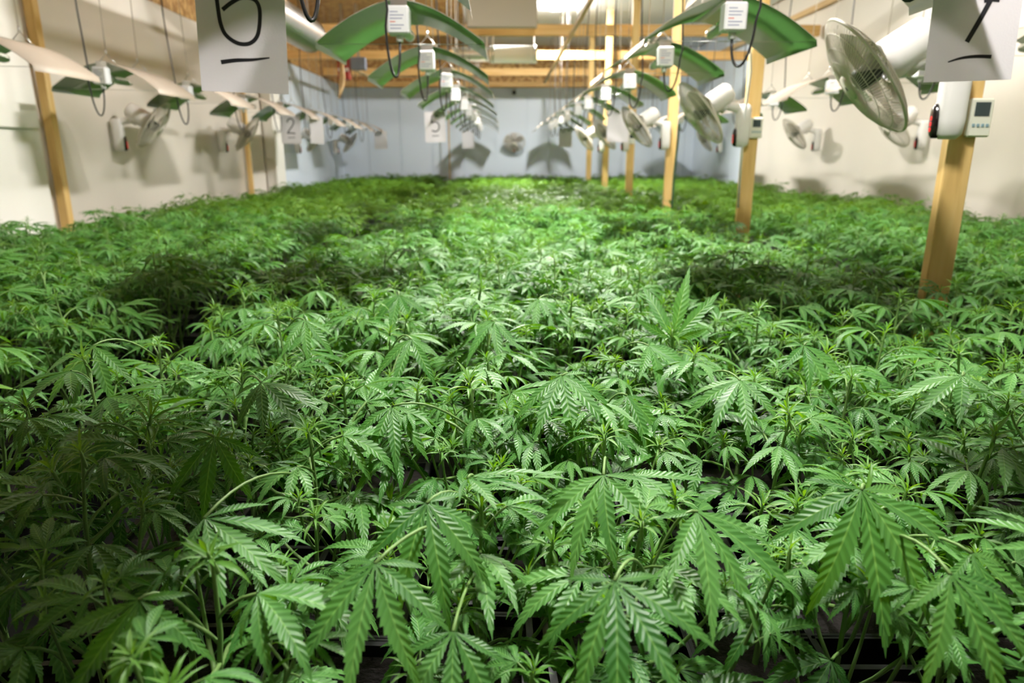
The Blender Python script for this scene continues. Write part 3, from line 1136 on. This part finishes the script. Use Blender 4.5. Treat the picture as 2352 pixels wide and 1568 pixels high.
def shoot_geo(rnd, lod):
    V, F, UV, MI = [], [], [], []
    def push(v, f, uv, m):
        n = sum(len(a) for a in V)
        V.append(v); UV.extend(uv); MI.extend([m] * len(f))
        F.extend(tuple(i + n for i in q) for q in f)
    n = {0: 15, 1: 10, 2: 6}[lod]
    for i in range(n):
        az = i * 2.4 + rnd.uniform(-.3, .3)
        lv = i / n
        l = rnd.uniform(.55, 1.0) * (1 - .35 * lv)
        th0 = .25 + 1.0 * lv + rnd.uniform(-.15, .15)
        bd = -rnd.uniform(.6, 1.9) * (1 - .5 * lv)
        v, f, uv = leaflet_geo(l, l * rnd.uniform(.09, .15), {0: 5, 1: 4, 2: 3}[lod], th0, bd, .5, rnd.uniform(-.1, .1), False)
        v = rotz(v, az) + np.array((0, 0, lv * .25))
        push(v, f, uv, 0)
    if lod < 2:
        v, f = tube_np([(0, 0, -.25), (0, 0, .1), (0, 0, .3)], [.055, .045, .015], 5)
        push(v, f, [(0, .3)] * len(v), 1)
    return np.concatenate(V), F, UV, MI


def np_mesh(name, V, F, UV, MI, mats):
    me = bpy.data.meshes.new(name)
    me.from_pydata([tuple(p) for p in V], [], F)
    for k in mats:
        me.materials.append(M[k])
    me.polygons.foreach_set('material_index', MI)
    me.polygons.foreach_set('use_smooth', [True] * len(F))
    ul = me.uv_layers.new(name='UVMap')
    idx = np.zeros(len(me.loops), dtype=np.int32)
    me.loops.foreach_get('vertex_index', idx)
    ul.data.foreach_set('uv', np.array(UV, dtype=np.float32)[idx].ravel())
    me.update()
    return me


rl = random.Random(11)
LEAF0 = [np_mesh('leaf', *leaf_geo(rl, 0), ['leaf', 'stem']) for _ in range(14)]
LEAF1 = [np_mesh('leaf', *leaf_geo(rl, 1), ['leaf', 'stem']) for _ in range(12)]
LEAF2 = [leaf_geo(rl, 2) for _ in range(10)]
TIP0 = [np_mesh('shoot_tip', *shoot_geo(rl, 0), ['shoot', 'stem']) for _ in range(6)]
TIP1 = [np_mesh('shoot_tip', *shoot_geo(rl, 1), ['shoot', 'stem']) for _ in range(5)]
TIP2 = [shoot_geo(rl, 2) for _ in range(5)]
# single leaflets for the big fan leaves in front
LFT = []
for _ in range(12):
    v, f, uv = leaflet_geo(1.0, rl.uniform(.165, .20), 15, rl.uniform(-.16, .06), rl.uniform(-.85, -.35), rl.uniform(.10, .34), rl.uniform(-.07, .07), True)
    LFT.append(np_mesh('leaflet', v, f, uv, [0] * len(f), ['leaf']))

# pot
mb = MB()
a_, b_, h_ = .085, .105, .20
v = [(-a_, -a_, 0), (a_, -a_, 0), (a_, a_, 0), (-a_, a_, 0), (-b_, -b_, h_), (b_, -b_, h_), (b_, b_, h_), (-b_, b_, h_)]
c_ = b_ - .006
v += [(-c_, -c_, h_), (c_, -c_, h_), (c_, c_, h_), (-c_, c_, h_), (-c_, -c_, h_ - .03), (c_, -c_, h_ - .03), (c_, c_, h_ - .03), (-c_, c_, h_ - .03)]
f = [(3, 2, 1, 0)]
for i in range(4):
    j = (i + 1) % 4
    f += [(i, j, 4 + j, 4 + i), (4 + i, 4 + j, 8 + j, 8 + i), (8 + i, 8 + j, 12 + j, 12 + i)]
mb.add(v, f)
r_ = b_ + .006
for s_ in ((-r_, -r_, r_, -b_), (-r_, b_, r_, r_), (-r_, -b_, -b_, b_), (b_, -b_, r_, b_)):
    mb.box((s_[0], s_[1], h_ - .022), (s_[2], s_[3], h_ - .001))
POT = mb.mesh('pot', ['pot'])
SOIL = MB().box((-c_, -c_, h_ - .045), (c_, c_, h_ - .022)).mesh('soil', ['soil'])
SOILZ = h_ - .022


class Skeleton:
    """branching pattern of one plant, heights relative to the pot bottom, height .65 in all"""
    def __init__(self, seed):
        r = random.Random(seed)
        self.leaves = []       # (pos, az, pitch, roll, size)
        self.tips = []         # (pos, az, size)
        self.tubes = []
        top = .625
        stem = [(0, 0, SOILZ)]
        x = y = 0
        for i in range(1, 7):
            x += r.uniform(-.008, .008); y += r.uniform(-.008, .008)
            stem.append((x, y, SOILZ + (top - SOILZ) * i / 6))
        self.tubes.append((stem, [.0055, .005, .0042, .0035, .003, .0025, .0018]))
        self.tips.append((stem[-1], r.uniform(0, 6.28), r.uniform(.045, .065)))
        P = [Vector(p) for p in stem]
        def on_stem(t):
            q = t * 6; i = min(5, int(q)); return P[i].lerp(P[i + 1], q - i)
        az = r.uniform(0, 6.28)
        # big fan leaves on the main stem
        for i in range(10):
            t = .34 + .60 * i / 9
            az += 2.4 + r.uniform(-.3, .3)
            p = on_stem(t)
            sz = r.uniform(.10, .145) * (1.0 if t < .85 else .75)
            self.leaves.append((p, az, r.uniform(.0, .45), r.uniform(-.25, .25), sz))
        nb = r.randint(8, 10)
        for b in range(nb):
            t = .10 + .66 * b / (nb - 1)
            p0 = on_stem(t)
            az += 2.4 + r.uniform(-.35, .35)
            rad = r.uniform(.07, .15) * (1.15 - .5 * t)
            tipz = SOILZ + (top - SOILZ) * r.uniform(.70, .97)
            tipz = max(tipz, p0.z + .06)
            d = Vector((-math.sin(az), math.cos(az), 0))
            p3 = Vector((p0.x, p0.y, tipz)) + d * rad
            pm = p0.lerp(p3, .5) + d * rad * .22 - Vector((0, 0, .02))
            cur = [p0 * (1 - u) ** 2 + pm * (2 * u * (1 - u)) + p3 * u * u for u in (0, .25, .5, .75, 1)]
            self.tubes.append((cur, [.0028, .0026, .0023, .002, .0016]))
            self.tips.append((tuple(p3), r.uniform(0, 6.28), r.uniform(.032, .055)))
            a2 = r.uniform(0, 6.28)
            for k, u in enumerate((.97, .88, .74, .58)):
                q = p0 * (1 - u) ** 2 + pm * (2 * u * (1 - u)) + p3 * u * u
                a2 += 2.2 + r.uniform(-.4, .4)
                sz = (.052, .074, .094, .108)[k] * r.uniform(.8, 1.2)
                self.leaves.append((q, a2, r.uniform(.0, .55), r.uniform(-.3, .3), sz))
        mb = MB()
        for pts, rr in self.tubes:
            mb.tube(pts, rr, 6, 0, False)
        self.mesh = mb.mesh('stem', ['stem'])


SK = [Skeleton(100 + i) for i in range(12)]


def canopy_drop(bed, x, y):
    """how far the tops sit below the usual canopy height"""
    d = .035 * math.sin(x * 3.1 + 1.0) * math.sin(y * 2.3 + .5) + .02 * math.sin(x * 7 + y * 5)
    if bed == 'centre':
        e = min(x + .86, 1.36 - x)
        if e < .22: d = .03 * (1 - e / .22)
    return d


# planting grid
BT = .42
rp_ = random.Random(21)
plants = []
for bed, x0, x1 in (('left', -2.63, -1.19), ('centre', -.70, 1.24), ('right', 1.74, 3.30)):
    nx = int(round((x1 - x0) / .225))
    ny = int((13.15 - .60) / .235)
    for j in range(ny + 1):
        for i in range(nx + 1):
            x = x0 + (x1 - x0) * i / nx + rp_.uniform(-.035, .035)
            y = .60 + j * .235 + rp_.uniform(-.04, .04) + (.1 if i % 2 else 0)
            sc = rp_.uniform(.925, 1.045)
            hgt = sc * (1 - canopy_drop(bed, x, y))
            plants.append((bed, j, i, x, y, hgt, rp_.uniform(0, 6.28), rp_.randrange(len(SK)), rp_.random()))

# which show largest in the picture
def view(x, y, z=1.07):
    p = R(15.2); yw = R(-.69)
    X = x * math.cos(yw) + y * math.sin(yw); Y = -x * math.sin(yw) + y * math.cos(yw)
    h = z - EYE
    zc = Y * math.cos(p) - h * math.sin(p)
    yc = h * math.cos(p) + Y * math.sin(p)
    return (1176 + 1568 * X / zc if zc > .05 else 9e9, 784 - 1568 * yc / zc if zc > .05 else 9e9, zc)


vis, rest = [], []
for p in plants:
    px, py, zc = view(p[3], p[4])
    m_ = 330 / max(zc, .4)
    if -m_ < px < 2352 + m_ and zc < 9e8:
        vis.append((zc, p))
    elif -4500 < px < 7000 and p[4] < 5.5 or p[4] >= 5.5:
        rest.append(p)
vis.sort(key=lambda q: q[0])
NEAR0, NIND = 54, 300
indiv = [p for _, p in vis[:NIND]]
rest += [p for _, p in vis[NIND:]]


def plant_label(p):
    bed, j, i, x, y = p[:5]
    if j <= 8:
        rw = ['front', 'second', 'third', 'fourth', 'fifth', 'sixth', 'seventh', 'eighth', 'ninth'][j]
        return ('leafy hemp plant in the %s row of the %s bed, %s from its left edge' % (rw, bed, ORD[i]), 'plants in the first rows of the %s bed' % bed)
    if bed == 'centre':
        if y < 4.3:
            return ('leafy hemp plant in the centre bed between the first and second posts', 'centre bed plants between first and second posts')
        return ('leafy hemp plant in the centre bed past the second post', 'centre bed plants past the second post')
    if bed == 'left':
        if y < 3.6:
            return ('dim leafy hemp plant in the left bed short of the cream pier', 'left bed plants short of the pier')
        return ('leafy hemp plant in the left bed level with or past the cream pier', 'left bed plants past the pier')
    if y < 4.3:
        return ('leafy hemp plant in the right bed between the first and second posts', 'right bed plants between first and second posts')
    return ('leafy hemp plant in the right bed past the second post', 'right bed plants past the second post')


near_roots = []
for k, p in enumerate(indiv):
    bed, j, i, x, y, hgt, az, sk, rv = p
    s = SK[sk]
    lab, grp = plant_label(p)
    rr = random.Random(1000 + k)
    t = thing('hemp_plant', lab, 'plant', (x, y, BT), 0, grp)
    near = k < NEAR0
    pt = link('pot', POT, t, None, (0, 0, rr.uniform(-.06, .06)))
    link('soil', SOIL, pt)
    st = link('stem', s.mesh, t, None, (0, 0, az))
    st.scale = (1, 1, hgt)
    ca, sa = math.cos(az), math.sin(az)
    lm = LEAF0 if near else LEAF1
    tm = TIP0 if near else TIP1
    for n, (q, a, pi_, ro, sz) in enumerate(s.leaves):
        if not near and n >= 10 and (n - 10) % 4 == 3:
            continue
        if near and (n < 3 or (n >= 10 and (n - 10) % 4 == 3) or (n >= 10 and (n - 10) % 8 == 2)):
            continue
        if not near and n < 4:
            continue
        me = lm[(n * 7 + k * 5 + sk) % len(lm)]
        link('leaf', me, t, (q[0] * ca - q[1] * sa, q[0] * sa + q[1] * ca, q[2] * hgt), (pi_, ro, a + az), sz * rr.uniform(.9, 1.12) * (1 if near else 1.1))
    for n, (q, a, sz) in enumerate(s.tips):
        link('shoot_tip', tm[(n + k) % len(tm)], t, (q[0] * ca - q[1] * sa, q[0] * sa + q[1] * ca, q[2] * hgt), (rr.uniform(-.3, .3), rr.uniform(-.3, .3), a + az), sz * rr.uniform(.85, 1.2))
    if k < 60:
        near_roots.append((x, y, t))

# large fan leaves of the front plants: junction x, y, z, direction (0 = towards the viewpoint, + = right), lift, roll, length, leaflets
FANS = [(-.117, .544, 1.045, -14, -28, 6, .125, 7), (-.080, .636, 1.055, 16, -34, 0, .125, 7), (.095, .515, 1.045, -2, -26, 4, .125, 7),
        (.371, .640, 1.065, -6, -36, 0, .155, 7), (.199, .633, 1.045, 34, -22, -8, .140, 7), (.088, .995, 1.075, 10, -30, 0, .135, 7),
        (-.041, .691, 1.055, 85, 14, -10, .120, 7), (-.305, .626, 1.045, 62, -8, 8, .120, 5), (-.161, .919, 1.055, 14, -34, 0, .105, 7),
        (-.170, 1.214, 1.075, -14, -30, 0, .120, 5), (-.380, .836, 1.045, 2, -40, 0, .115, 5), (-.384, 1.028, 1.055, 52, -16, 5, .130, 7),
        (.111, .698, 1.055, -36, -28, 6, .125, 7), (.265, 1.200, 1.065, 40, -24, 0, .135, 7), (.376, 1.029, 1.055, -42, -18, 0, .125, 7),
        (.194, 1.016, 1.035, 24, -36, 0, .115, 5), (.360, 1.40, 1.02, 172, 74, 8, .175, 5), (.766, 1.077, 1.045, -62, -8, 0, .140, 7),
        (-.729, 1.176, 1.075, 0, -32, 0, .140, 7), (-.410, 1.370, 1.075, 14, -34, 0, .110, 5), (.392, .521, 1.045, 12, -36, 0, .120, 5),
        (-.320, .521, 1.025, -4, -40, 0, .115, 7), (-.047, .528, .985, 0, -34, 0, .105, 5), (.457, .585, 1.025, 20, -36, 0, .105, 5),
        (.62, .78, 1.05, 30, -20, 0, .13, 7), (-.55, .86, 1.05, -25, -30, 0, .13, 7), (.55, 1.2, 1.065, 20, -25, 0, .12, 7),
        (-.02, 1.35, 1.075, -30, -20, 0, .12, 7), (.08, 1.55, 1.08, 25, -25, 0, .12, 7), (-.25, 1.6, 1.08, -10, -28, 0, .12, 7)]
rf = random.Random(5)
ANG = {7: [0, 29, -29, 60, -60, 104, -104], 5: [0, 33, -33, 68, -68]}
LEN = {7: [1, .95, .92, .78, .74, .40, .36], 5: [1, .92, .88, .60, .55]}
for (x, y, z, az, lift, roll, L_, n) in FANS:
    bx, by, root = min(near_roots, key=lambda q: (q[0] - x) ** 2 + (q[1] - y - .09) ** 2)
    jn = Vector((x - bx, y - by, z - BT))
    base = Vector((0, 0, max(.30, jn.z - .07)))
    mid = base.lerp(jn, .55) + Vector((0, 0, .045))
    pts = [base * (1 - u) ** 2 + mid * (2 * u * (1 - u)) + jn * u * u for u in [i / 8 for i in range(9)]]
    lf = MB().tube(pts, [.0017] * 6 + [.0016, .0016, .0019], 7).build('leaf', 'stem', root)
    # frame: +Y outward along the middle leaflet
    a = R(180 - 0) + R(az)
    rot = Euler((R(lift), R(roll), a)).to_matrix()
    for aa, ll in zip(ANG[n], LEN[n]):
        e = rot @ Euler((rf.uniform(-.08, .08), rf.uniform(-.15, .15), R(aa + rf.uniform(-4, 4)))).to_matrix()
        link('leaflet', rf.choice(LFT), lf, jn, e.to_euler(), L_ * ll * rf.uniform(.95, 1.05))

# every other plant of the beds, too many and too far away to single out
Vs, Fs, Us, Ms = [], [], [], []
base_n = 0
rr = random.Random(77)


def rot_np(pi_, ro, a):
    return np.array(Euler((pi_, ro, a)).to_matrix())


FA = []
for g in LEAF2 + TIP2:
    FA.append((g[0], [np.array(q) for q in g[1]]))
quadsets = []
for g in LEAF2 + TIP2:
    quadsets.append(np.array(g[1], dtype=np.int64))          # all quads at this level of detail
nL = len(LEAF2)
allV, allF, allM = [], [], []
off = 0
for k, p in enumerate(rest):
    bed, j, i, x, y, hgt, az, sk, rv = p
    s = SK[sk]
    ca, sa = math.cos(az), math.sin(az)
    for n, (q, a, pi_, ro, sz) in enumerate(s.leaves):
        if n < 5 or (n >= 10 and (n - 10) % 4 == 3):
            continue
        gi = (n * 3 + k) % nL
        v = LEAF2[gi][0] * (sz * 1.15) @ rot_np(pi_, ro, a + az).T + np.array((q[0] * ca - q[1] * sa + x, q[0] * sa + q[1] * ca + y, q[2] * hgt + BT))
        allV.append(v); allF.append(quadsets[gi] + off); allM.append(np.zeros(len(quadsets[gi]), dtype=np.int32)); off += len(v)
    for n, (q, a, sz) in enumerate(s.tips):
        gi = nL + (n + k) % len(TIP2)
        v = TIP2[gi - nL][0] * (sz * 1.1) @ rot_np(0, 0, a + az).T + np.array((q[0] * ca - q[1] * sa + x, q[0] * sa + q[1] * ca + y, q[2] * hgt + BT))
        allV.append(v); allF.append(quadsets[gi] + off); allM.append(np.ones(len(quadsets[gi]), dtype=np.int32)); off += len(v)
V = np.concatenate(allV).astype(np.float32); F = np.concatenate(allF); MI = np.concatenate(allM)
me = bpy.data.meshes.new('distant_plants')
me.vertices.add(len(V)); me.vertices.foreach_set('co', V.ravel())
me.loops.add(F.size); me.loops.foreach_set('vertex_index', F.ravel().astype(np.int32))
me.polygons.add(len(F)); me.polygons.foreach_set('loop_start', np.arange(0, F.size, 4, dtype=np.int32))
me.materials.append(M['leaf_far']); me.materials.append(M['shoot'])
me.polygons.foreach_set('material_index', MI)
me.polygons.foreach_set('use_smooth', np.ones(len(F), dtype=bool))
me.update(calc_edges=True)
dp = link('distant_hemp_plants', me)
tag(dp, 'dense canopy of hemp plants filling the beds back to the far wall', 'plants', None, 'stuff')
print('plants', len(plants), 'individual', len(indiv), 'rest', len(rest), 'far quads', len(F), 'objects', len(bpy.data.objects))
